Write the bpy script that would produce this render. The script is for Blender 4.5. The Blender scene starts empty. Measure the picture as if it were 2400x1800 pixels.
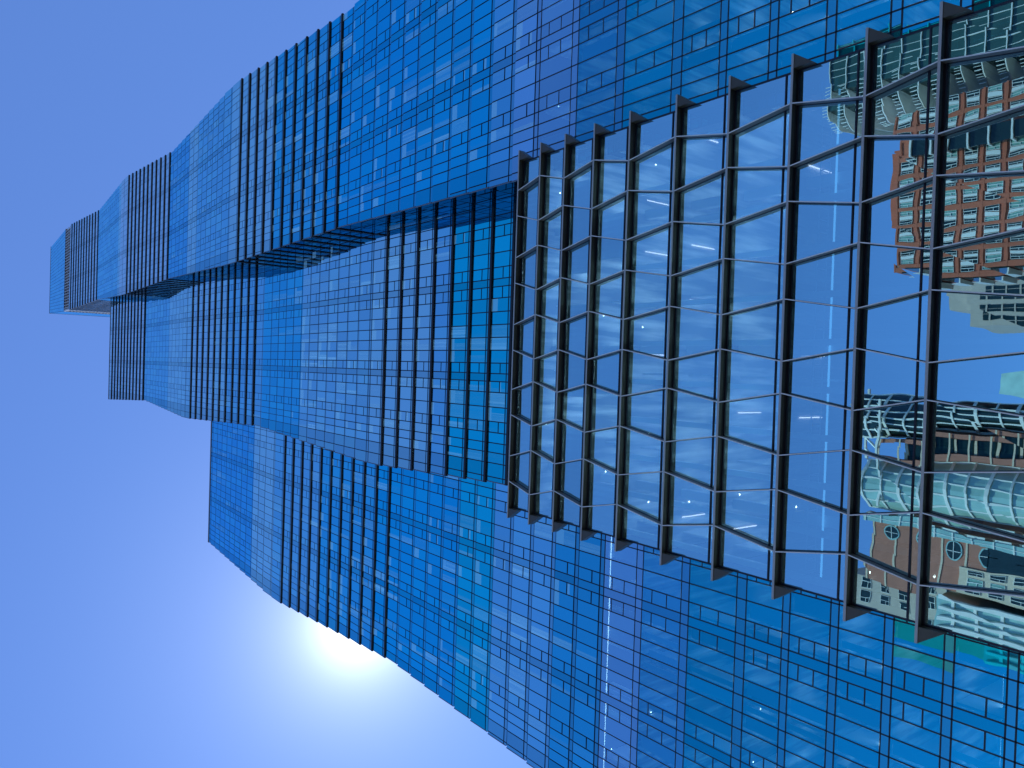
import bpy, math, random
from mathutils import Matrix, Vector
random.seed(7)
SC = bpy.context.scene
COL = SC.collection
R = math.radians
# ---------------------------------------------------------------- camera
PITCH, ROLL, YAW, FPX = R(52.409), R(2.9824), R(-1.4554), 1803.0
EYE = Vector((0, 0, 1.6))
cam = bpy.data.objects.new('camera', bpy.data.cameras.new('camera'))
COL.objects.link(cam)
cam.data.sensor_width = 36.0
cam.data.lens = FPX / 2400 * 36
cam.data.clip_end = 5000
def _w(v):
    x, y, z = v
    return Vector((x*math.cos(YAW)+y*math.sin(YAW), -x*math.sin(YAW)+y*math.cos(YAW), z))
F0 = _w((0, math.cos(PITCH), math.sin(PITCH)))
U0 = _w((0, -math.sin(PITCH), math.cos(PITCH)))
R0 = _w((1, 0, 0))
cx = R0*math.sin(ROLL) - U0*math.cos(ROLL)
cy = R0*math.cos(ROLL) + U0*math.sin(ROLL)
cz = -F0
M = Matrix((cx, cy, cz)).transposed().to_4x4()
M.translation = EYE
cam.matrix_world = M
SC.camera = cam
# ---------------------------------------------------------------- sky and sun
SUN = Vector((-0.728, 1.0, 1.985)).normalized()          # towards the sun, just behind the low stem
sun_el = math.asin(SUN.z)
world = bpy.data.worlds.new("World"); SC.world = world
world.use_nodes = True
nt = world.node_tree; nt.nodes.clear()
N = nt.nodes.new; L = nt.links.new
SKYMUL = (0.86, 1.17, 1.72)
sky = N('ShaderNodeTexSky'); sky.sky_type = 'NISHITA'; sky.sun_disc = False
sky.sun_elevation = sun_el
sky.sun_rotation = math.atan2(SUN.x, SUN.y)
sky.altitude = 0; sky.air_density = 1.0; sky.dust_density = 0.1; sky.ozone_density = 3.0
hs = N('ShaderNodeVectorMath'); hs.operation = 'MULTIPLY'; hs.inputs[1].default_value = SKYMUL
bg = N('ShaderNodeBackground'); bg.inputs['Strength'].default_value = 0.12
# aureole of bright haze round the sun, a property of the sky itself
geo = N('ShaderNodeTexCoord'); dot = N('ShaderNodeVectorMath'); dot.operation = 'DOT_PRODUCT'
nrm = N('ShaderNodeVectorMath'); nrm.operation = 'NORMALIZE'
L(geo.outputs['Generated'], nrm.inputs[0]); L(nrm.outputs[0], dot.inputs[0]); dot.inputs[1].default_value = SUN
mx = N('ShaderNodeMath'); mx.operation = 'MAXIMUM'; mx.inputs[1].default_value = 0
L(dot.outputs['Value'], mx.inputs[0])
def powr(e, k):
    a = N('ShaderNodeMath'); a.operation = 'POWER'; a.inputs[1].default_value = e
    b = N('ShaderNodeMath'); b.operation = 'MULTIPLY'; b.inputs[1].default_value = k
    L(mx.outputs[0], a.inputs[0]); L(a.outputs[0], b.inputs[0]); return b
p1 = powr(220, 3.0); p2 = powr(45, 0.95); p3 = powr(900, 7.0)
ad = N('ShaderNodeMath'); ad.operation = 'ADD'; L(p1.outputs[0], ad.inputs[0]); L(p2.outputs[0], ad.inputs[1])
ad2 = N('ShaderNodeMath'); ad2.operation = 'ADD'; L(ad.outputs[0], ad2.inputs[0]); L(p3.outputs[0], ad2.inputs[1]); ad = ad2
glow = N('ShaderNodeMix'); glow.data_type = 'RGBA'; glow.blend_type = 'ADD'
gcol = N('ShaderNodeVectorMath'); gcol.operation = 'SCALE'; gcol.inputs[0].default_value = (0.92, 0.97, 1.0)
L(ad.outputs[0], gcol.inputs['Scale'])
glow.inputs['Factor'].default_value = 1.0
hz = N('ShaderNodeMix'); hz.data_type = 'RGBA'; hz.inputs['Factor'].default_value = .30; hz.inputs['B'].default_value = (1.05, 2.05, 5.2, 1)   # even high haze
L(sky.outputs[0], hs.inputs[0]); L(hs.outputs[0], hz.inputs['A']); L(hz.outputs['Result'], glow.inputs['A']); L(gcol.outputs[0], glow.inputs['B'])
L(glow.outputs['Result'], bg.inputs[0])
wo = N('ShaderNodeOutputWorld'); L(bg.outputs[0], wo.inputs[0])
sl = bpy.data.lights.new('sun', 'SUN'); sl.energy = 3.5; sl.angle = R(0.5); sl.color = (1, 0.95, 0.88)
so = bpy.data.objects.new('sun', sl); COL.objects.link(so)
so.rotation_euler = SUN.to_track_quat('Z', 'Y').to_euler(); so.location = (0, 0, 500)
SC.view_settings.view_transform = 'Standard'; SC.view_settings.look = 'None'
SC.view_settings.exposure = 0.2; SC.view_settings.gamma = 1.0
SC.render.engine = 'CYCLES'
SC.cycles.max_bounces = 8; SC.cycles.transparent_max_bounces = 8
SC.cycles.glossy_bounces = 4; SC.cycles.diffuse_bounces = 3
SC.cycles.use_denoising = True

# ---------------------------------------------------------------- materials
def mat(name, col=(.5, .5, .5), rough=.6, metal=0.0, spec=.5, noise=0.0, nscale=3.0):
    m = bpy.data.materials.new(name); m.use_nodes = True
    t = m.node_tree; b = t.nodes['Principled BSDF']
    b.inputs['Roughness'].default_value = rough; b.inputs['Metallic'].default_value = metal
    b.inputs['Specular IOR Level'].default_value = spec
    b.inputs['Base Color'].default_value = (*col, 1)
    if noise:
        tc = t.nodes.new('ShaderNodeTexCoord'); nz = t.nodes.new('ShaderNodeTexNoise'); nz.inputs['Scale'].default_value = nscale
        nz.inputs['Detail'].default_value = 6
        cr = t.nodes.new('ShaderNodeMapRange'); cr.inputs[3].default_value = 1-noise; cr.inputs[4].default_value = 1+noise
        mu = t.nodes.new('ShaderNodeVectorMath'); mu.operation = 'SCALE'; mu.inputs[0].default_value = col
        t.links.new(tc.outputs['Object'], nz.inputs['Vector']); t.links.new(nz.outputs[0], cr.inputs[0])
        t.links.new(cr.outputs[0], mu.inputs['Scale']); t.links.new(mu.outputs[0], b.inputs['Base Color'])
    return m

def glass_mat(name, transparent, refl, tint=None, bump=0.02, bscale=0.45, rough=0.0, grime=0.5, tcol=(.40, .80, 1.0)):
    """coated facade glass: reflection coloured by the coating, rest sees the room (transparent) or the drawn blinds behind it"""
    m = bpy.data.materials.new(name); m.use_nodes = True
    t = m.node_tree; t.nodes.clear(); n = t.nodes.new; l = t.links.new
    at = n('ShaderNodeAttribute'); at.attribute_name = 'tint'
    rn = n('ShaderNodeAttribute'); rn.attribute_name = 'rnd'
    tc = n('ShaderNodeTexCoord')
    # heat-strengthened glass is never flat: slow waves, stretched
    mp = n('ShaderNodeMapping'); mp.inputs['Scale'].default_value = (1.0, 1.0, 0.55)
    nz = n('ShaderNodeTexNoise'); nz.inputs['Scale'].default_value = bscale; nz.inputs['Detail'].default_value = 1.5
    l(tc.outputs['Object'], mp.inputs[0]); l(mp.outputs[0], nz.inputs['Vector'])
    bp = n('ShaderNodeBump'); bp.inputs['Strength'].default_value = 1.0; bp.inputs['Distance'].default_value = bump
    l(nz.outputs[0], bp.inputs['Height'])
    gl = n('ShaderNodeBsdfGlossy'); gl.inputs['Roughness'].default_value = rough
    l(bp.outputs[0], gl.inputs['Normal'])
    if tint: gl.inputs['Color'].default_value = (*tint, 1)
    else: l(at.outputs['Color'], gl.inputs['Color'])
    sep = n('ShaderNodeSeparateColor'); l(rn.outputs['Color'], sep.inputs[0])
    if transparent:
        inner = n('ShaderNodeBsdfTransparent'); inner.inputs[0].default_value = (*tcol, 1)
        out_inner = inner.outputs[0]
    else:
        df = n('ShaderNodeBsdfDiffuse')
        uv = n('ShaderNodeUVMap'); uv.uv_map = 'uv'; sx = n('ShaderNodeSeparateXYZ'); l(uv.outputs[0], sx.inputs[0])
        # curtain: hangs over part of the pane width, with vertical folds; r = how far it is drawn, g = its cloth value
        lt = n('ShaderNodeMath'); lt.operation = 'LESS_THAN'; l(sx.outputs[0], lt.inputs[0]); l(sep.outputs[0], lt.inputs[1])
        wv = n('ShaderNodeTexNoise'); wm = n('ShaderNodeMapping'); wm.inputs['Scale'].default_value = (5.0, 5.0, 0.03)
        l(tc.outputs['Object'], wm.inputs[0]); l(wm.outputs[0], wv.inputs['Vector']); wv.inputs['Scale'].default_value = 1.0
        wr = n('ShaderNodeMapRange'); wr.inputs[1].default_value = .3; wr.inputs[2].default_value = .7; wr.inputs[3].default_value = .45; wr.inputs[4].default_value = 1.1
        l(wv.outputs[0], wr.inputs[0])
        m1 = n('ShaderNodeMath'); m1.operation = 'MULTIPLY'; l(lt.outputs[0], m1.inputs[0]); l(wr.outputs[0], m1.inputs[1])
        m2 = n('ShaderNodeMath'); m2.operation = 'MULTIPLY'; l(m1.outputs[0], m2.inputs[0]); l(sep.outputs[1], m2.inputs[1])
        # lowered blind along the head of the window: b = drop
        iv = n('ShaderNodeMath'); iv.operation = 'SUBTRACT'; iv.inputs[0].default_value = 1.0; l(sep.outputs[2], iv.inputs[1])
        gt = n('ShaderNodeMath'); gt.operation = 'GREATER_THAN'; l(sx.outputs[1], gt.inputs[0]); l(iv.outputs[0], gt.inputs[1])
        m3 = n('ShaderNodeMath'); m3.operation = 'MULTIPLY'; m3.inputs[1].default_value = .55; l(gt.outputs[0], m3.inputs[0])
        mxx = n('ShaderNodeMath'); mxx.operation = 'MAXIMUM'; l(m2.outputs[0], mxx.inputs[0]); l(m3.outputs[0], mxx.inputs[1])
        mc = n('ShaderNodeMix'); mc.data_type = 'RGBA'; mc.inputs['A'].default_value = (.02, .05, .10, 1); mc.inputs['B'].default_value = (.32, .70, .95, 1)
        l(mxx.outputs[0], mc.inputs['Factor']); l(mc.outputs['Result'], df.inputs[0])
        em = n('ShaderNodeEmission'); em.inputs[0].default_value = (.26, .66, 1, 1); es = n('ShaderNodeMath'); es.operation = 'MULTIPLY'; es.inputs[1].default_value = .44; l(mxx.outputs[0], es.inputs[0]); l(es.outputs[0], em.inputs[1])  # curtains and blinds given an added glow, standing in for lit rooms
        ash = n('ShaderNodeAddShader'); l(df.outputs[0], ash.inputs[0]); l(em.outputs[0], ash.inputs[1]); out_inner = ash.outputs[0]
    fr = n('ShaderNodeLayerWeight'); fr.inputs['Blend'].default_value = .35
    mr = n('ShaderNodeMapRange'); mr.inputs[1].default_value = 0; mr.inputs[2].default_value = 1; mr.inputs[3].default_value = refl; mr.inputs[4].default_value = 1.0
    l(fr.outputs['Fresnel'], mr.inputs[0])
    if not transparent:
        cm = n('ShaderNodeMapRange'); cm.inputs[3].default_value = 1.0; cm.inputs[4].default_value = .45; l(mxx.outputs[0], cm.inputs[0])
        mm_ = n('ShaderNodeMath'); mm_.operation = 'MULTIPLY'; l(mr.outputs[0], mm_.inputs[0]); l(cm.outputs[0], mm_.inputs[1]); mr = mm_
    mix = n('ShaderNodeMixShader'); l(mr.outputs[0], mix.inputs[0]); l(out_inner, mix.inputs[1]); l(gl.outputs[0], mix.inputs[2])
    o = n('ShaderNodeOutputMaterial'); l(mix.outputs[0], o.inputs[0])
    return m

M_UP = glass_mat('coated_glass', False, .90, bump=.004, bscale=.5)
M_LOW = glass_mat('coated_glass_clear', True, .74, bump=.006, bscale=.55)
M_BAY = glass_mat('bay_glass', True, .76, bump=.0065, bscale=.5, tcol=(.55, .88, 1.0))
M_JOINT = mat('dark_joint', (.004, .006, .018), .5)
M_SOFF = mat('soffit_black', (.004, .004, .010), .6)
M_LEDGE = mat('bronze_ledge', (.085, .075, .050), .42, .3, noise=.2, nscale=1.5)
M_LIP = mat('ledge_lip', (.46, .44, .38), .4, .4)
M_FIN = mat('fin_metal', (.16, .15, .13), .45, .2)
M_FINE = mat('fin_edge', (.82, .79, .70), .4, .2)
M_WALL = mat('interior_wall', (.66, .70, .74), .9, noise=.12, nscale=.3)
def streaky(name, c0, c1):
    m = bpy.data.materials.new(name); m.use_nodes = True; t = m.node_tree; b = t.nodes['Principled BSDF']; b.inputs['Roughness'].default_value = .8
    tc = t.nodes.new('ShaderNodeTexCoord'); mp = t.nodes.new('ShaderNodeMapping'); mp.inputs['Scale'].default_value = (1.5, .16, 1); mp.inputs['Rotation'].default_value = (0, 0, .30)
    nz = t.nodes.new('ShaderNodeTexNoise'); nz.inputs['Scale'].default_value = 1.0; nz.inputs['Detail'].default_value = 4
    cr = t.nodes.new('ShaderNodeMapRange'); cr.inputs[1].default_value = .42; cr.inputs[2].default_value = .68
    mx = t.nodes.new('ShaderNodeMix'); mx.data_type = 'RGBA'; mx.inputs['A'].default_value = (*c0, 1); mx.inputs['B'].default_value = (*c1, 1)
    t.links.new(tc.outputs['Object'], mp.inputs[0]); t.links.new(mp.outputs[0], nz.inputs['Vector']); t.links.new(nz.outputs[0], cr.inputs[0])
    t.links.new(cr.outputs[0], mx.inputs['Factor']); t.links.new(mx.outputs['Result'], b.inputs['Base Color']); return m
M_CEIL = streaky('streaked_ceiling', (.16, .18, .20), (.95, .95, .95))  # pale streaks over a dark base colour
M_SLAB = M_CEIL
M_CURT = mat('curtain_cloth', (.88, .90, .92), .9)
M_DARKROOM = mat('interior_dark', (.05, .06, .075), .9)
M_TRUSS = mat('pale_truss', (.75, .80, .85), .5)
M_CROWN = mat('crown_louvre', (.02, .022, .03), .5)
M_CROWNL = mat('crown_louvre_light', (.46, .50, .54), .5)
M_ROOF = mat('roof_panel', (.35, .36, .38), .7)
M_EDGE = mat('corner_trim', (.13, .16, .20), .5, .2)
def emis(name, col, s):
    m = bpy.data.materials.new(name); m.use_nodes = True; t = m.node_tree; t.nodes.clear()
    e = t.nodes.new('ShaderNodeEmission'); e.inputs[0].default_value = (*col, 1); e.inputs[1].default_value = s
    o = t.nodes.new('ShaderNodeOutputMaterial'); t.links.new(e.outputs[0], o.inputs[0]); return m
M_LAMP = emis('lit_lamp', (1, .93, .82), 16)
M_FILL = emis('added_fill_glow', (.70, .90, 1), 14.0)  # glow of strips added out of view to brighten the bay rooms
M_FILL2 = emis('added_fill_soft', (.70, .90, 1), 8.0)  # weaker glow for the strips added in the lower stem rooms
M_TUBEW = emis('led_strip', (1, .97, .95), 3.5)
M_TUBE = emis('lit_tube', (1, .80, .85), 3.5)
M_RAIL = emis('glowing_rail', (.25, .62, 1), 1.3)

# ---------------------------------------------------------------- mesh helpers
class MB:
    def __init__(s): s.v = []; s.f = []; s.m = []; s.tint = []; s.rnd = []; s.uv = []
    def quad(s, a, b, c, d, m=0, tint=(1, 1, 1), rnd=(0, 0, 0), uv=None):
        i = len(s.v); s.v += [a, b, c, d]; s.f.append((i, i+1, i+2, i+3)); s.m.append(m); s.tint.append(tint); s.rnd.append(rnd)
        s.uv += uv or [(0, 0), (1, 0), (1, 1), (0, 1)]
    def poly(s, pts, m=0):
        i = len(s.v); s.v += pts; s.f.append(tuple(range(i, i+len(pts)))); s.m.append(m); s.tint.append((1, 1, 1)); s.rnd.append((0, 0, 0)); s.uv += [(0, 0)]*len(pts)
    def prism(s, pts, off, m=0):
        """closed prism: polygon pts pushed by vector off"""
        q = [tuple(p[k]+off[k] for k in range(3)) for p in pts]
        s.poly(list(pts), m); s.poly(q[::-1], m)
        n = len(pts)
        for k in range(n):
            s.poly([pts[k], q[k], q[(k+1) % n], pts[(k+1) % n]][::-1], m)
    def box(s, x0, x1, y0, y1, z0, z1, m=0):
        s.prism([(x0, y0, z0), (x1, y0, z0), (x1, y1, z0), (x0, y1, z0)], (0, 0, z1-z0), m)
    def bar(s, a, b, w, m=0):
        a = Vector(a); b = Vector(b); d = (b-a).normalized(); up = Vector((0, 0, 1)) if abs(d.z) < .9 else Vector((1, 0, 0))
        u = d.cross(up).normalized()*w/2; v = d.cross(u).normalized()*w/2
        pts = [tuple(a+u+v), tuple(a-u+v), tuple(a-u-v), tuple(a+u-v)]
        s.prism(pts, tuple(b-a), m)
    def build(s, name, mats, parent=None, loc=(0, 0, 0)):
        me = bpy.data.meshes.new(name)
        vv = [(p[0]-loc[0], p[1]-loc[1], p[2]-loc[2]) for p in s.v]
        me.from_pydata(vv, [], s.f)
        for m in mats: me.materials.append(m)
        me.polygons.foreach_set('material_index', s.m)
        u = me.uv_layers.new(name='uv'); u.data.foreach_set('uv', [c for p in s.uv for c in p])
        a = me.attributes.new('tint', 'FLOAT_COLOR', 'FACE'); a.data.foreach_set('color', [c for t in s.tint for c in (*t, 1)])
        a = me.attributes.new('rnd', 'FLOAT_COLOR', 'FACE'); a.data.foreach_set('color', [c for t in s.rnd for c in (*t, 1)])
        me.update()
        o = bpy.data.objects.new(name, me); COL.objects.link(o)
        if parent is not None:
            o.parent = parent
            o.location = Vector(loc) - wloc(parent)
        else: o.location = loc
        return o
def wloc(o):
    v = Vector((0, 0, 0))
    while o is not None: v += o.location; o = o.parent
    return v
def thing(name, label, cat, loc=(0, 0, 0), group=None):
    o = bpy.data.objects.new(name, None); COL.objects.link(o); o.location = loc
    o['label'] = label; o['category'] = cat
    if group: o['group'] = group
    return o
def struct(o): o['kind'] = 'structure'; return o

# ---------------------------------------------------------------- the tower
U = 38.6                                    # distance to the tall stem's narrow front, metres
ZO = 1.6
def grid():
    z = [.30, .397, .479, .567, .656, .744, .832, .962, 1.083, 1.195]
    z += [1.195 + (2.196-1.195)/12*k for k in range(1, 13)]
    z += [2.196 + .0828*k for k in range(1, 11)]
    z += [3.024+.1055, 3.024+.211]; z += [3.235 + (4.229-3.235)/12*k for k in range(1, 13)]
    z += [4.229 + .0825*k for k in range(1, 11)]
    z += [5.054+.105, 5.054+.21]; z += [5.264 + (6.24-5.264)/12*k for k in range(1, 13)]
    z += [6.24 + .0992*k for k in range(1, 11)]
    z += [7.29]
    return z
GRID = grid()
def lerp(tab, z):
    if z <= tab[0][0]: return tab[0][1:]
    for a, b in zip(tab, tab[1:]):
        if z <= b[0]:
            f = (z-a[0])/(b[0]-a[0]); return tuple(a[k]+(b[k]-a[k])*f for k in range(1, len(a)))
    return tab[-1][1:]
# z, front distance, left x, right x   (units of U).  steps taken at each floor
h = .0828
TAB = {
 'R': [(1.195, .966, .394, 1.099), (2.196-h, 1.0, .422, 1.066), (3.024, .966, .394, 1.099), (3.10, .966, .394, 1.099), (4.229-h, 1.0, .422, 1.066),
       (5.054, .966, .394, 1.099), (5.13, .966, .394, 1.099), (6.24-h, 1.0, .424, 1.066), (7.232, .966, .397, 1.099), (7.5, .966, .397, 1.099)],
 'M': [(1.195-h, 1.118, -.256, .60), (2.029, 1.084, -.288, .60), (2.12, 1.084, -.288, .60), (3.235-.1055, 1.118, -.256, .60), (4.063, 1.083, -.286, .60),
       (4.15, 1.083, -.286, .60), (5.264-.105, 1.119, -.248, .60), (6.10, 1.080, -.286, .60)],
 'L': [(1.195, 1.192, -.962, 0), (2.196-h, 1.209, -.933, 0), (3.024, 1.178, -.969, 0), (3.10, 1.178, -.969, 0), (4.10, 1.205, -.93, 0)],
}
DEP = {'R': .76, 'M': .70, 'L': .62}
BACK = {'R': 1.75, 'M': 1.80, 'L': 1.80}
TOP = {'R': 7.29, 'M': 6.158, 'L': 4.10}
# coatings: (up to z, colour)
DEEP = (.10, .74, 1.0); SAT = (.02, .66, 1.0); PALE = (.55, .96, 1.0); CYAN = (.78, 1.0, 1.0); MID = (.32, .82, 1.0)
TEAL = (.01, .80, .90); TDEEP = (.005, .56, .70); VIO = (.38, .74, .95)
BANDS = {
 'R': [(.75, TDEEP), (.87, TDEEP), (.965, (.06, .50, .70)), (1.09, VIO), (1.2, VIO), (1.36, (.20, .70, .92)), (1.62, (.02, .68, .96)), (2.20, SAT), (2.62, DEEP), (3.03, PALE),
       (3.64, MID), (3.80, PALE), (4.18, (.2, .72, 1.0)), (5.16, CYAN), (5.30, PALE), (6.2, MID), (7.4, CYAN), (9, MID)],
 'M': [(1.62, TEAL), (1.70, MID), (2.06, PALE), (2.62, (.42, .88, 1.0)), (3.10, DEEP), (3.50, MID), (3.72, PALE), (4.06, (.6, .94, 1.0)), (4.55, PALE), (5.22, MID), (7, CYAN)],
 'L': [(.87, TDEEP), (.965, (.10, .58, .80)), (1.09, VIO), (1.195, (.3, .74, .96)), (1.285, (.06, .6, .80)), (1.55, (.3, .80, .98)), (1.72, TEAL), (2.2, (.02, .70, 1.0)), (2.62, DEEP), (3.05, MID), (3.35, PALE), (4.3, (.12, .66, 1.0))],
}
def tint_of(s, z):
    for a, c in BANDS[s]:
        if z < a: return c
    return BANDS[s][-1][1]
# cladding rhythm across a front (metres, kind): s solid, v vented, w plain window
RHY = [(1.31, 's'), (.98, 'w'), (.9, 'w'), (.98, 'w'), (1.02, 'v'), (1.35, 'w'), (1.39, 'w'), (1.02, 'v'), (.74, 's'), (.98, 'v'), (1.2, 'w'), (1.2, 'w'), (1.2, 'w'), (1.2, 'w'),
       (1.27, 'w'), (1.07, 'v'), (.74, 's'), (1.07, 'v'), (1.39, 'w'), (1.47, 'w'), (1.02, 'v'), (1.0, 'w'), (.95, 'w'), (1.0, 'w'), (1.3, 's')]
def cuts(x0, x1, xref):
    """joints between x0 and x1, keyed to a fixed reference so they line up floor over floor"""
    tot = sum(w for w, k in RHY)
    out = []; x = xref; i = 0
    while x > x0: x -= tot
    while x < x1:
        w, k = RHY[i % len(RHY)]
        a, b = max(x, x0), min(x+w, x1)
        if b-a > .25: out.append([a, b, k, i])
        elif out and b > a and b >= x1-1e-6: out[-1][1] = b
        x += w; i += 1
    if out: out[0][0] = x0; out[-1][1] = x1
    return out
tower = thing('glass_tower', 'blue glass skyscraper of three stepped stems seen from its foot', 'skyscraper', (10, 40, 0))
g = MB()                       # all stem panes but the bay's: stuff
LAMPS = []
def jit(c, a=.10):
    r = 1+random.uniform(-a, a); return tuple(min(1, x*r) for x in c)
def pane_cells(P, zb, zt, s, fl, lower, cells, dim=1.0, blinds=True):
    """P(u, off) -> (x, y): wall line function; panes between zb and zt on that line"""
    H = zt-zb; zr = (zb-ZO)/U; gj = .050 if zr < 2.6 else .036 if zr < 4.2 else .024; gz = .052 if lower else .072 if zr < 3 else .06
    pc, pg = (.30, .85) if zr < 2.7 else (.22, .55) if zr < 4.2 else (.12, .4)
    if not blinds: pc = 0
    sp = max(.50, H*.16)
    base = tint_of(s, (zb-ZO)/U)
    zs = zb+sp
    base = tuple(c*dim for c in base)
    for (a, b, k, i) in cells:
        hr = random.Random((ord(s)*131+fl*7877+i*389) & 0xffff)
        vr = random.Random((i*7919+fl//4*31) & 0xffff)
        j = hr.uniform(-.006, .006)
        def q(u0, u1, z0, z1, tint, rnd, m):
            a0 = P(u0+gj, .05+j); b0 = P(u1-gj, .05-j)
            g.quad((a0[0], a0[1], z0+gz), (b0[0], b0[1], z0+gz), (b0[0], b0[1], z1-gz), (a0[0], a0[1], z1-gz), m, tint, rnd)
        # spandrel strip at the floor edge
        q(a, b, zb, zs, tuple(min(1, c*.72+.05) for c in jit(base, .05)), (0, 0, 0), 0)
        tn = jit(base, .09)
        if k == 's':
            q(a, b, zs, zt, tuple(c*.80 for c in tn), (0, 0, 0), 0); continue
        cur = (0, 0, 0)
        if vr.random() < pc: cur = (hr.choice([.35, .6, 1.0, 1.0]), hr.uniform(.10, .85)*pg, 0)
        if hr.random() < .14*(zr < 2.7)*(pc > 0): cur = (cur[0], cur[1], hr.uniform(.15, .45))
        m = 1 if lower else 0
        if k == 'v':
            zm = zs+(zt-zs)*.36
            if lower and H > 3.2:
                zm2 = zs+(zt-zs)*.74
                q(a, b, zs, zm, tn, cur, m); q(a, b, zm, zm2, jit(tn, .06), cur, m); q(a, b, zm2, zt, tn, cur, m)
            else:
                q(a, b, zs, zm, jit(tn, .06), cur, m); q(a, b, zm, zt, tn, cur, m)
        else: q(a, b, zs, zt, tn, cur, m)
STEPS = {}
LEDZ = 1.186
for s in 'LMR':
    body = MB(); soff = MB(); inner = MB()
    zs = [z for z in GRID if z < TOP[s]-.02] + [TOP[s]]
    if s == 'M': zs = [z for z in zs if z > .9]
    prev = None
    for fl, (za, zb) in enumerate(zip(zs, zs[1:])):
        D, xl, xr = lerp(TAB[s], za)
        x0, x1, y0 = xl*U, xr*U, D*U
        y1 = BACK[s]*U
        z0, z1 = ZO+za*U, ZO+zb*U
        lower = za < 1.19 and s in 'LR'
        if not lower:
            body.box(x0, x1, y0, y1, z0+.002, z1-.002, 0)
        else:                                    # rooms behind clear glass: slab, rear wall, frame grid
            inner.box(x0, x1, y0+.02, y1, z0, z0+.45, 0)
            inner.box(x0, x1, y0+6.5, y0+6.8, z0+.45, z1, 1)
            inner.box(x0+1, x1-1, y0+1.98, y0+2.27, z0+1.3, z0+1.39, 2); inner.quad((x0+1, y0+2.0, z0+1.4), (x1-1, y0+2.0, z0+1.4), (x1-1, y0+2.25, z0+1.4), (x0+1, y0+2.25, z0+1.4), 4)  # trough with an added upward glow strip, brightens the ceiling
            inner.box(x0, x0+.3, y0+.02, y1, z0+.45, z1, 2); inner.box(x1-.3, x1, y0+.02, y1, z0+.45, z1, 2)
        cf = cuts(x0, x1, (xl*U if False else {'L': -.9435*U, 'M': -.256*U, 'R': .41*U}[s]))
        pane_cells(lambda u, o: (u, y0-o), z0, z1, s, fl, lower, cf)
        if lower:
            zsp = z0+max(.50, (z1-z0)*.16)
            for (a, b, k, i) in cf:
                body.box(a-.045, a+.045, y0-.045, y0+.12, z0, z1, 0)
                if k == 'v':
                    for ff in ((.36, .74) if z1-z0 > 3.2 else (.36,)):
                        zz = zsp+(z1-zsp)*ff; body.box(a+.045, b-.045, y0-.044, y0-.006, zz-.05, zz+.05, 0)
                if k == 's': body.box(a+.045, b-.045, y0, y0+.1, zsp, z1, 0)
                elif random.random() < .35:
                    c0 = a+.1; c1 = a+(b-a)*random.choice([.4, .9]); inner.box(c0, c1, y0+.35, y0+.40, z0+.5, z1-.05, 3)
            body.box(x0, x1, y0-.045, y0-.005, zsp-.04, zsp+.04, 0); body.box(x0, x1, y0-.045, y0-.005, z1-.05, z1+.04, 0)
            for k in range(int((x1-x0)/4.2)):
                if random.random() < .55: LAMPS.append((x0+1.5+k*4.2+random.uniform(-.6, .6), y0+random.uniform(1.2, 2.6), z1-.04))
                if random.random() < .25: inner.box(x0+2+k*4.2, x0+2.5+k*4.2, y0+1.0, y0+1.5, z0+.45, z1, 1)
            if s == 'L' and 1.0 < za < 1.1: inner.box(x0+.5, x1, y0+.30, y0+.34, ZO+LEDZ*U, ZO+LEDZ*U+.035, 5)
            # partitions
            for k in range(1, int((x1-x0)/4.8)):
                inner.box(x0+k*4.8, x0+k*4.8+.15, y0+.6, y0+6.5, z0+.45, z1, 1)
        # side walls: same panes, tint darkened to paint in double-reflection shade
        if s == 'R' and not lower:
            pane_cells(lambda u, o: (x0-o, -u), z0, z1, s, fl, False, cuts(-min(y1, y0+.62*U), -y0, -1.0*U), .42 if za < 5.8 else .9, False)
        if s in 'LR' and lower: pass
        # black soffit band and slab edge where this floor overhangs the one below
        if prev is not None and prev[0] > y0+.01:
            soff.box(x0-.06, x1+.03, y0-.075, prev[0]+.02, z0-.10, z0+.001, 0)
            if s == 'R': soff.box(x0-.06, prev[1]+.02, prev[0]+.02, y0+.62*U, z0-.10, z0+.001, 0)
            soff.box(x0-.06, x1+.03, y0-.072, y0-.004, z0+.001, z0+.22, 0)
            if s == 'R': soff.box(x0-.062, x0-.004, y0-.004, y0+.62*U, z0+.001, z0+.22, 0)
        # corner trims
        if not lower:
            body.box(x0-.055, x0+.03, y0-.055, y0+.03, z0+.24, z1-.003, 1)
        prev = (y0, x0)
    if s != 'R':
        z1 = ZO+TOP[s]*U
        body.box(x0-.15, x1, y0-.12, y0+.25, z1, z1+.55, 1)
        body.box(x0-.15, x0+.25, y0+.25, y1, z1, z1+.55, 1)
        body.box(x0+.25, x1, y0+.25, y1, z1-.2, z1+.02, 2)
    nm = {'L': 'low_stem', 'M': 'middle_stem', 'R': 'tall_stem'}[s]
    st = body.build(nm, [M_JOINT, M_EDGE, M_ROOF], tower, (x0, y0, 0))
    st['label'] = {'L': 'lowest of the three stems, standing nearest the sun', 'M': 'middle stem rising behind the projecting bay', 'R': 'tallest of the three stems, with a louvred crown'}[s]
    if soff.v:
        so_ = soff.build('soffit', [M_SOFF], st, (x0, y0, 0)); so_['kind'] = 'stuff'
    if inner.v: inner.build('room_interior', [M_SLAB, M_WALL, M_DARKROOM, M_CURT, M_FILL2, M_TUBEW], st, (x0, y0, 0))
    STEPS[s] = st
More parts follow.
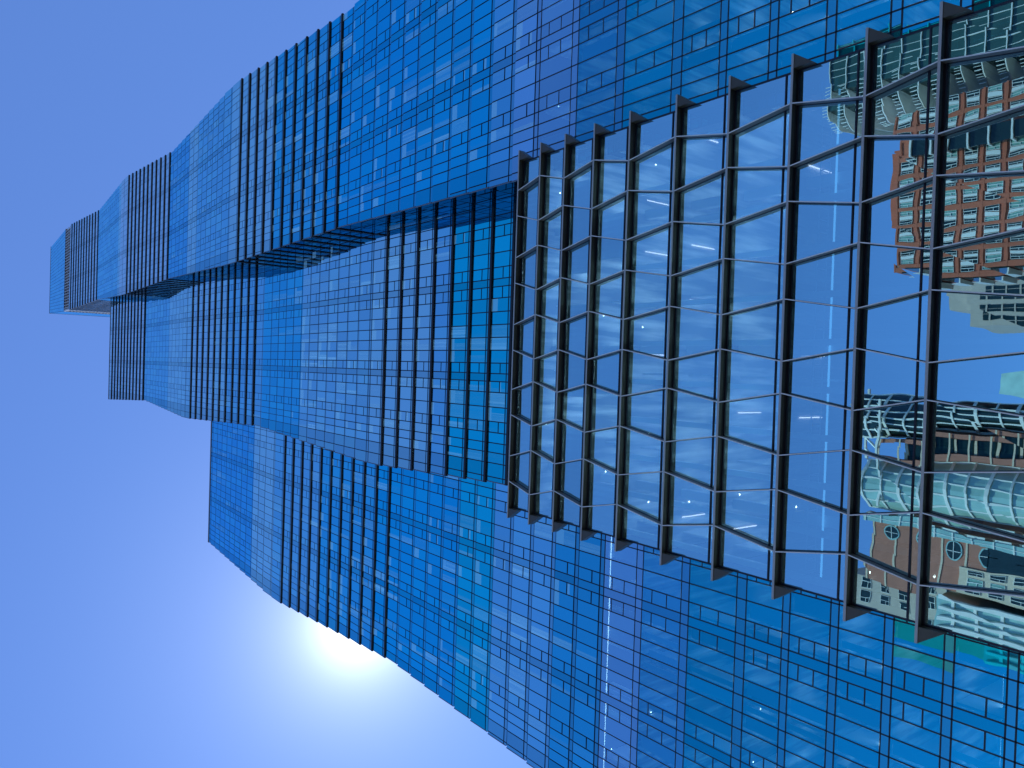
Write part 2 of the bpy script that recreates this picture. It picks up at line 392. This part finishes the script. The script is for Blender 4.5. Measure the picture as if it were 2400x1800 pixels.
# crown of the tall stem: louvred storey and glass screen that steps back
cr = MB(); zc0, zc1, zc2 = 7.29, 7.565, 8.79
x0, x1, y0 = .397*U, 1.099*U, .966*U; yb = 1.72*U
z0, z1 = ZO+zc0*U, ZO+zc1*U
cr.box(x0+.5, x1-.5, y0+.5, yb, z0, z1, 0)
nb = 30
for k in range(nb):
    xx = x0+(x1-x0)*k/nb; cr.box(xx, xx+.16, y0-.02, y0+.5, z0, z1, 1)
    yy = y0+(yb-y0)*k/nb; cr.box(x0-.02, x0+.5, yy, yy+.16, z0, z1, 1)
for k in range(3): cr.box(x0, x1, y0+.1, y0+.3, z0+(z1-z0)*(k+.5)/3, z0+(z1-z0)*(k+.5)/3+.12, 1)
cr.box(x0-.05, x1+.05, y0-.05, yb, z1, z1+.35, 2); cr.box(x0-.05, x1+.05, y0-.05, yb, z0-.35, z0, 2)
nf = 11
for k in range(nf):
    f = (k+1)/nf; za = ZO+(zc1+(zc2-zc1)*k/nf)*U+(.35 if k == 0 else 0); zb_ = ZO+(zc1+(zc2-zc1)*(k+1)/nf)*U
    Dk = .966+.034*f; a0 = (.397+.037*f)*U; a1 = (1.099-.014*f)*U
    cr.box(a0, a1, Dk*U, yb, za, zb_-.003, 0)
    n = 22
    for i in range(n):
        u0 = a0+(a1-a0)*i/n; u1 = a0+(a1-a0)*(i+1)/n
        g.quad((u0+.05, Dk*U-.05, za+.08), (u1-.05, Dk*U-.05, za+.08), (u1-.05, Dk*U-.05, zb_-.05), (u0+.05, Dk*U-.05, zb_-.05), 0, jit(MID, .06))
        v0 = Dk*U+(yb-Dk*U)*i/n; v1 = Dk*U+(yb-Dk*U)*(i+1)/n
        g.quad((a0-.05, v1-.05, za+.08), (a0-.05, v0+.05, za+.08), (a0-.05, v0+.05, zb_-.05), (a0-.05, v1-.05, zb_-.05), 0, jit(MID, .06))
cr.box(a0-.1, a1+.1, Dk*U-.1, yb, zb_, zb_+.5, 2)
cro = cr.build('louvred_crown', [M_CROWN, M_CROWNL, M_EDGE], STEPS['R'], (x0, y0, z0))

# ---------------------------------------------------------------- projecting bay
DB = .93*U
TF = [1.303, 1.231, 1.155, 1.072, .980, .873, .766, .656, .545, .450, .300]
ZF = [ZO+t*DB for t in TF]
FD = .46; YL = DB; YG = DB+FD                       # lip line and glass line
CM = [.359, .2165, .074, -.064, -.206]
def edges(k):
    f = k/9; return (-.312-.013*f)*DB, (.471+.007*f)*DB
INS = .74
def ends(k):
    a, b = edges(k); return a+INS, b-INS
def joints(k):
    hw = .027 if k % 2 == 0 else .0455
    return sorted(c*DB+sg*hw*DB for c in CM for sg in (-1, 1))
bay = MB()
e0, e1 = ends(5)
# hidden structure behind the glass: side walls, roof, floor slabs, rear walls
bi = MB()
for k in range(len(ZF)-1):
    zt, zb = ZF[k], ZF[k+1]
    a, b = ends(k+.5)
    bi.box(a+.12, b-.12, YG+.12, YG+9, zb-.02, zb+.40, 0)
    depth = 5.0 if k < 3 else 6.5
    if k < 7: bi.box(a+1, b-1, YG+2.0, YG+2.3, zb+.95, zb+1.0, 0); bi.quad((a+1, YG+2.0, zb+1.01), (b-1, YG+2.0, zb+1.01), (b-1, YG+2.3, zb+1.01), (a+1, YG+2.3, zb+1.01), 6)  # added glow strip on a tray, out of view, brightens ceiling and curtains
    bi.box(a+.3, b-.3, YG+depth, YG+depth+.2, zb+.40, zt-.02, 1)
    bay.box(a, a+.12, YG+.06, 1.2*U, zb, zt, 0); bay.box(b-.12, b, YG+.06, 1.2*U, zb, zt, 0)
    js = joints(k)
    for i in range(0, 11, 2):
        if random.random() < .6:
            xx = a+(b-a)*(i+.4)/11; bi.box(xx, xx+.12, YG+1.6, YG+depth, zb+.40, zt-.02, 1)
    for i in range(3):
        xx = a+(b-a)*(i*.33+.12); bi.box(xx, xx+.55, YG+1.3, YG+1.8, zb+.40, zt-.02, 1)
    if k in (0, 2, 3):                               # drawn curtains with folds
        n = int((b-a)/.22)
        for i in range(n):
            if (k == 3 and (i//14) % 3) or (k == 2 and (i//10) % 4 == 3): continue
            xx = a+.3+(b-a-.6)*i/n; w = (b-a-.6)/n
            y = YG+.22; o = .10 if i % 2 else 0
            bi.quad((xx, y+o, zb+.45), (xx+w, y+.10-o, zb+.45), (xx+w, y+.10-o, zt-.15), (xx, y+o, zt-.15), 3)
    if 3 < k < 8:
        for i in range(8):
            if random.random() < .45:
                xx = a+(b-a)*(i+.6)/8; bi.box(xx, xx+.05, YG+1.4, YG+3.6, zt-.12, zt-.07, 5)
    if k > 3:
        for i in range(11):
            xx = a+(b-a)*(i+.15)/11; bi.box(xx, xx+.32, YG+.45, YG+.75, zb+.9, zt-.02, 3)
    for i in range(5 if k < 8 else 1):
        if random.random() < .55: LAMPS.append((a+(b-a)*(i+.5)/5+random.uniform(-1.5, 1.5), YG+random.uniform(.9, 2.6), zt-.05))
zt = ZF[0]
a, b = ends(0)
bay.box(a+.02, b-.02, YG+.06, 1.2*U, zt, zt+.3, 1)
zb0 = ZF[-1]; a, b = ends(10)
bay.box(a, b, YG+.06, YG+.4, 0, zb0, 0)
# pale service truss under the ceiling; lower rail given its own glow to show
zt = ZF[7]-.9
for dy, dz in ((0, 0), (.9, 0), (0, -.9)):
    bi.bar((e0+.5, YG+1.2+dy, zt+dz), (e1-.5, YG+1.2+dy, zt+dz), .08 if dz else .05, 7 if dz else 4)
n = 40
for i in range(n):
    xx = e0+.6+(e1-e0-1.2)*i/n
    bi.bar((xx, YG+1.2, zt), (xx, YG+1.2, zt-.9), .045, 4); bi.bar((xx, YG+1.2, zt), (xx, YG+2.1, zt), .045, 4)
# mullions and transoms behind the blades
fr = MB()
for k in range(len(ZF)-1):
    zt, zb = ZF[k]-.13, ZF[k+1]
    jt = joints(k); jb = joints(k+1); (ta, tb), (ba, bb) = ends(k), ends(k+1)
    for xt, xb in zip([ta+.04]+jt+[tb-.04], [ba+.04]+jb+[bb-.04]):
        fr.prism([(xb-.045, YG-.02, zb), (xb+.045, YG-.02, zb), (xt+.045, YG-.02, zt), (xt-.045, YG-.02, zt)], (0, .14, 0), 0)
    fr.box(ba+.03, bb-.03, YG-.03, YG+.09, zb+.52, zb+.60, 0)
    fr.box(ta+.03, tb-.03, YG-.03, YG+.09, zt-.10, zt, 0)
bo = bay.build('projecting_bay', [M_JOINT, M_ROOF], tower, (e0, YG, 0)); bo['label'] = 'projecting glass bay with slanted blades between deep ledges'
fro = fr.build('window_frame', [M_JOINT], bo, (e0, YG, 0))
bio = bi.build('room_interior', [M_SLAB, M_WALL, M_DARKROOM, M_CURT, M_TRUSS, M_TUBE, M_FILL, M_RAIL], bo, (e0, YG, 0))
for k in range(len(ZF)-1):
    z = ZF[k]; a, b = edges(k)
    m = MB(); m.box(a, b, YL+.03, YG+.05, z-.13, z-.002, 0); m.box(a-.012, b+.012, YL, YL+.03, z-.13, z, 1)
    m.box(a, b, YG-.14, YG-.10, z-.145, z-.128, 2)
    # side brackets under each end
    for sg, xe in ((1, a), (-1, b)):
        m.prism([(xe, YL+.035, z-.131), (xe+sg*INS, YL+.035, z-.131), (xe+sg*INS, YL+.035, z-1.25)][::sg], (0, FD, 0), 0)
    m.build('ledge', [M_LEDGE, M_LIP, M_JOINT], bo, ((a+b)/2, YL, z))
for k in range(len(ZF)-1):
    zt, zb = ZF[k]-.13, ZF[k+1]
    jt = joints(k); jb = joints(k+1)
    for xt, xb in zip(jt, jb):
        m = MB(); w = .022
        m.prism([(xb-w, YL+.02, zb), (xt-w, YL+.02, zt), (xt-w, YG-.03, zt), (xb-w, YG-.03, zb)], (2*w, 0, 0), 0)
        m.prism([(xb-w-.004, YL-.005, zb), (xb+w+.004, YL-.005, zb), (xt+w+.004, YL-.005, zt), (xt-w-.004, YL-.005, zt)], (0, .03, 0), 1)
        m.build('blade', [M_FIN, M_FINE], bo, (xb, YL, zb))
    (ta, tb), (ba, bb) = ends(k), ends(k+1)
    T_ = [ta]+jt+[tb]; B_ = [ba]+jb+[bb]
    for i in range(len(T_)-1):
        m = MB(); tv = random.uniform(.86, 1.0); dj = random.uniform(-.008, .008); dk = random.uniform(-.008, .008)
        y = YG+.03
        m.quad((B_[i]+.03, y+dj, zb), (B_[i+1]-.03, y-dj+dk, zb), (T_[i+1]-.03, y-dj-dk, zt), (T_[i]+.03, y+dj-dk, zt), 0, tuple(c*tv for c in (.54, .95, 1.0)))
        m.build('bay_window', [M_BAY], bo, ((B_[i]+B_[i+1])/2, y, zb))
go = g.build('window_glazing', [M_UP, M_LOW], tower, (10, 40, 0)); go['kind'] = 'stuff'
lm = MB()
for x, y, z in LAMPS:
    r = .055; lm.poly([(x+r*math.cos(t*math.pi/4), y+r*math.sin(t*math.pi/4), z) for t in range(8)])
lo = lm.build('ceiling_lamps', [M_LAMP], tower, (10, 40, 0)); lo['kind'] = 'stuff'

# ---------------------------------------------------------------- ground
def sheet(name, x0, x1, y0, y1, z, m):
    b = MB(); b.quad((x0, y0, z), (x1, y0, z), (x1, y1, z), (x0, y1, z)); return struct(b.build(name, [m]))
sheet('ground', -3000, 3000, -3000, 3000, -.16, mat('ground_mat', (.16, .16, .15), .9, noise=.3, nscale=.05))
sheet('road', -400, 400, -42, -6, -.15, mat('asphalt', (.05, .05, .052), .85, noise=.25, nscale=.8))
pm = mat('paving', (.30, .29, .27), .85, noise=.2, nscale=1.2)
b = MB(); b.box(-400, 400, -6, 34, -.3, 0); struct(b.build('pavement', [pm]))
b = MB(); b.box(-400, 400, -57, -42, -.3, 0); struct(b.build('pavement', [pm]))

# ---------------------------------------------------------------- the street behind the camera (seen mirrored in the bay)
M_BRICK = mat('red_brick', (.46, .13, .075), .85, noise=.25, nscale=.6)
M_BRICK2 = mat('salmon_brick', (.42, .17, .12), .85, noise=.15, nscale=.6)
M_STONE = mat('pale_stone', (.48, .42, .36), .85, noise=.12, nscale=.4)
M_WHITE = mat('white_panel', (.70, .74, .72), .6, noise=.08, nscale=.8)
M_CREAM = mat('cream_stone', (.62, .52, .40), .8, noise=.1)
M_GREEN = mat('green_glass', (.035, .09, .085), .1, 0, .35, noise=.5, nscale=.25)
M_GREENP = mat('pale_green_glass', (.30, .50, .46), .12, 0, 1.0, noise=.35, nscale=.3)
M_DARKG = mat('dark_glass', (.012, .03, .032), .1, 0, .4, noise=.5, nscale=.3)
M_LIT = mat('green_white_blind', (.16, .34, .31), .5, noise=.3, nscale=.5)
def windows(parent, xs, zs, y, w, hgt, mats, name='window', pdepth=.12, alt=None, cap=100):
    n = 0; base = {}; rest = MB()
    for zi, z in enumerate(zs):
        for xi, x in enumerate(xs):
            key = alt(xi, zi) if alt else 0
            if n >= cap:
                rest.box(x, x+w, y-.02, y+pdepth*.5, z, z+hgt, key); continue
            if key not in base:
                m = MB(); fw = .05
                m.box(0, w, -.02, .03, 0, hgt, 0)
                for (p, q, r, s_) in ((0, w, 0, fw), (0, w, hgt-fw, hgt), (0, fw, fw, hgt-fw), (w-fw, w, fw, hgt-fw), (w/2-.04, w/2+.04, fw, hgt-fw), (fw, w/2-.04, hgt*.36, hgt*.36+.06)):
                    m.box(p, q, .03, pdepth, r, s_, 1)
                o = m.build(name, [mats[key], mats[-1]], parent); base[key] = o
            else:
                o = base[key].copy(); COL.objects.link(o)
            o.location = Vector((x, y, z)) - wloc(parent)
            n += 1
    if rest.v:
        o = rest.build(name, mats, parent); o['kind'] = 'stuff'

# 1. red brick tower with paired windows
Y0 = -58
t1 = thing('brick_tower', 'dark red brick tower with pairs of windows and white panels', 'building', (30, Y0-10, 0))
HB = 66.5
b = MB(); b.box(19, 46.5, Y0-9, Y0, 0, HB, 0)
for z in range(14): b.box(18.9, 46.6, Y0-.02, Y0+.18, HB-.3-3.3*z, HB-3.3*z, 0)
for k in range(9): b.box(18.9+k*3.06, 19.6+k*3.06, Y0+.02, Y0+.16, 12, HB-.31, 0)
b.box(26, 40, Y0-8, Y0-3, HB, HB+2.5, 0)
b.build('wall', [M_BRICK], t1, (30, Y0-10, 0))
mm = [M_DARKG, M_LIT, M_WHITE]
zs = [HB-3.3*k-2.75 for k in range(14)]
for k in range(18):
    fb = MB(); z = HB-1-3.3*k; fb.box(18.8, 19.02, Y0-6, Y0-.6, z-2.4, z, 0); fb.box(18.0, 18.8, Y0-6.2, Y0-.4, z-2.6, z-2.4, 1); fb.box(18.0, 18.06, Y0-6.2, Y0-.4, z-2.4, z-1.4, 1)
    fb.build('balcony', [M_DARKG, M_WHITE], t1, (18.5, Y0-3, z))
wb = MB()
for z in zs:
    for k in range(9):
        if k in (6,): continue
        wb.box(20.62+k*3.06, 21.08+k*3.06, Y0-.01, Y0+.12, z, z+2.1, 0)
wb.build('white_panel', [M_WHITE], t1, (30, Y0-10, 0))
rr = random.Random(3)
windows(t1, [x for k in range(9) if k != 6 for x in (19.7+k*3.06, 21.16+k*3.06)], zs, Y0, .84, 2.1, mm, alt=lambda a, c: 1 if rr.random() < .4 else 0)
bw = MB()
for z in range(17):
    zz = HB-2.5-3.1*z
    bw.box(37.2, 40.2, Y0+.1, Y0+1.3, zz-2.6, zz, 0); bw.box(37.0, 40.4, Y0+.05, Y0+1.7, zz, zz+.28, 1)
bw.build('bay_window', [M_DARKG, M_WHITE], t1, (38, Y0, 0))
# 2. tall green glass tower with pale slab edges and rounded balconies
t2 = thing('slab_tower', 'tall dark green glass tower ringed by pale slab edges', 'building', (60, Y0-8, 0))
b = MB(); b.box(52, 62.5, Y0-26, Y0-2, 0, 80, 0)
n = 12
for z in range(24):
    zz = 80-3.2*z
    pts = [(62.8, Y0-1.7, zz), (62.8, Y0-26, zz), (50, Y0-26, zz)]+[(53-5*math.cos(k*math.pi/2/n), Y0-6.7+5*math.sin(k*math.pi/2/n), zz) for k in range(n+1)]
    b.prism(pts[::-1], (0, 0, .16), 1)
b.build('wall', [M_GREEN, M_WHITE], t2, (60, Y0-8, 0))
b = MB()
for z in range(24):
    zz = 80-3.2*z
    for k in range(7): b.box(53.2+k*1.5, 53.28+k*1.5, Y0-2, Y0-1.9, zz-2.9, zz, 0)
    for k in range(n+1): b.box(52.9-5*math.cos(k*math.pi/2/n), 53-5*math.cos(k*math.pi/2/n), Y0-6.8+5*math.sin(k*math.pi/2/n), Y0-6.7+5*math.sin(k*math.pi/2/n), zz+.26, zz+1.3, 0)
b.build('railing', [M_WHITE], t2, (60, Y0-8, 0))
# 3. pale stone tower further back
t3 = thing('stone_tower', 'pale stone tower with dark vertical window strips behind the brick tower', 'building', (22, -135, 0))
b = MB(); b.box(16, 38, -155, -128, 0, 82, 0); b.box(20, 34, -150, -130, 82, 88, 0)
b.build('wall', [M_STONE], t3, (22, -135, 0))
for k in range(6):
    m = MB(); x = 17.3+k*3.4
    m.box(x, x+2.1, -128.05, -127.9, 5, 79, 0)
    for z in range(24): m.box(x, x+2.1, -127.9, -127.75, 6+3.1*z, 6.35+3.1*z, 1)
    m.box(x+1.0, x+1.1, -127.9, -127.8, 5, 79, 1)
    m.build('window_strip', [M_DARKG, M_STONE], t3, (x, -128, 0))
# 4. salmon brick block with curved glass
t4 = thing('curved_block', 'salmon brick block with a curved green glass front', 'building', (-15, Y0-8, 0))
b = MB()
b.box(-33, -3, Y0-24, Y0-1.5, 0, 63, 0)
b.box(-33, -22.6, Y0-1.5, Y0, 0, 69, 0)
b.box(-12.2, -11.0, Y0-1.5, Y0+.6, 0, 67, 0); b.box(-8.6, -7.9, Y0-1.5, Y0+.4, 0, 67, 0)
b.build('wall', [M_BRICK2], t4, (-15, Y0-8, 0))
def curved(name, xa, xb, bulge, zt, gm, ribs, yb):
    m = MB(); n = 10; w = (xb-xa)
    prof = [(xa+w*k/n, yb+bulge*math.sin(math.pi*k/n)) for k in range(n+1)]
    m.prism([(x, y, 0) for x, y in prof], (0, 0, zt), 0)
    prof2 = [(xa-.15+(w+.3)*k/n, yb+.05+(bulge+.25)*math.sin(math.pi*k/n)) for k in range(n+1)]
    for z in range(int(zt/3.2)):
        m.prism([(x, y, zt-3.2*z-.3) for x, y in prof2], (0, 0, .32 if z % 2 else .5), 1)
    for k in range(0, n+1, 2):
        x, y = prof[k]; m.box(x-.12, x+.12, y, y+.16, 0, zt-.3, 2)
    return m.build(name, [gm, M_WHITE, M_WHITE], t4, (xa, yb, 0))
curved('glass_bay', -21.8, -12.6, 3.6, 69, M_GREENP, 3, Y0-1.4)
curved('glass_bay', -7.6, -2.2, 2.4, 72, M_DARKG, 3, Y0-1.4)
m = MB(); m.box(-10.9, -8.7, Y0-1.4, Y0-.2, 0, 62, 0)
for z in range(19): m.box(-10.9, -8.7, Y0-.2, Y0, 62-3.2*z, 62.4-3.2*z, 1)
m.build('window_strip', [M_DARKG, M_CREAM], t4, (-9, Y0, 0))
for k in range(5):                                    # round windows up the brick pier
    m = MB(); z = 65.5-5.2*k; x = -25.8
    m.prism([(x+1.35*math.cos(a*math.pi/12), Y0+.01, z+1.35*math.sin(a*math.pi/12)) for a in range(24)], (0, .1, 0), 1)
    m.prism([(x+1.15*math.cos(a*math.pi/12), Y0+.11, z+1.15*math.sin(a*math.pi/12)) for a in range(24)], (0, .03, 0), 0)
    m.box(x-.05, x+.05, Y0+.14, Y0+.2, z-1.15, z+1.15, 2); m.box(x-1.15, x+1.15, Y0+.14, Y0+.2, z-.05, z+.05, 2)
    m.build('round_window', [M_DARKG, M_GREENP, M_WHITE], t4, (x, Y0, z))
m = MB(); m.box(-32.9, -27.8, Y0+.02, Y0+.35, 12, 54, 0)
m.build('cream_panel', [M_CREAM], t4, (-30, Y0, 0))
windows(t4, [-32.4, -30.8, -29.2], [50.5-3.3*k for k in range(11)], Y0+.36, 1.05, 2.2, [M_DARKG, M_LIT, M_WHITE], alt=lambda a, c: 1 if rr.random() < .3 else 0)
for z in range(3):
    m = MB(); m.box(-28+z*.01, -23.2, Y0+.02, Y0+.2, 44-9*z, 50-9*z, 0)
    m.build('window', [M_DARKG], t4, (-26, Y0, 40))
m = MB()
for k in range(7): m.bar((-20+k*2.6, Y0+1.5, 66), (-18+k*2.6, Y0-3, 70.5), .35, 0)
m.bar((-21, Y0+1.8, 66), (-3, Y0+1.8, 66), .4, 0); m.bar((-19, Y0-3, 70.5), (-1, Y0-3, 70.5), .4, 0)
m.build('roof_pergola', [M_WHITE], t4, (-15, Y0, 66))
m = MB()
for k in range(16):
    m.box(-33.05, -22.55, Y0+.005, Y0+.09, 68.6-3.9*k, 68.9-3.9*k, 0)
    m.box(-22.9+.0, -22.5, Y0+.1, Y0+.3, 66-3.9*k, 68.5-3.9*k, 1)
for k in range(20): m.box(-12.25, -7.85, Y0+.61, Y0+.70, 66-3.2*k, 66.25-3.2*k, 0)
m.build('string_course', [M_CREAM, M_WHITE], t4, (-28, Y0, 30))
m = MB(); m.box(-24.3, -22.9, Y0+.02, Y0+.5, 5, 70.5, 0)
for k in range(22): m.box(-24.35, -22.85, Y0+.5, Y0+.62, 70-3.0*k, 70.2-3.0*k, 1)
m.box(-23.65, -23.55, Y0+.5, Y0+.6, 5, 70.5, 1)
m.build('glazed_strip', [M_GREENP, M_WHITE], t4, (-23.6, Y0, 30))
# 5. low pale block and a colonnaded glass block
t5 = thing('pale_block', 'pale stone block with short dark windows beside the round-windowed pier', 'building', (-42, Y0-14, 0))
b = MB(); b.box(-52, -34, Y0-30, Y0-6, 0, 76, 0); b.build('wall', [M_STONE], t5, (-42, Y0-14, 0))
windows(t5, [-38.5, -36.2, -42, -45], [71-3.6*k for k in range(9)], Y0-6, 1.9, 1.6, [M_DARKG, M_WHITE])
t6 = thing('colonnade_block', 'green glass block fronted by pale vertical columns', 'building', (-40, Y0-4, 0))
b = MB(); b.box(-50, -34.4, Y0-5.9, Y0+1, 0, 57, 0)
for k in range(11):
    b.box(-50+k*1.55, -49.5+k*1.55, Y0+1.0, Y0+1.7, 0, 56.5, 1)
for k in range(16): b.box(-50, -34.4, Y0+1.0, Y0+1.35, 3.6*k, 3.6*k+.5, 1)
b.build('wall', [M_GREENP, M_WHITE], t6, (-40, Y0-4, 0))
# 6. pyramid-topped green tower far off
t7 = thing('green_spire_tower', 'distant green glass tower with a tapering top', 'building', (2, -190, 0))
b = MB()
b.box(-8, 12, -205, -185, 0, 78, 0)
def frus(z0, z1, s0, s1):
    cxx, cyy = 2, -195
    p = [(cxx+a*s0, cyy+c*s0, z0) for a, c in ((-1, -1), (1, -1), (1, 1), (-1, 1))]; q = [(cxx+a*s1, cyy+c*s1, z1) for a, c in ((-1, -1), (1, -1), (1, 1), (-1, 1))]
    for k in range(4): b.poly([p[k], p[(k+1) % 4], q[(k+1) % 4], q[k]], 0)
    b.poly(q, 0)
frus(78, 98, 8, 2.5)
for z in range(24): b.box(-8.1, 12.1, -185.05, -184.9, 78-3.2*z, 78.4-3.2*z, 1)
b.build('wall', [M_GREENP, M_WHITE], t7, (2, -190, 0))
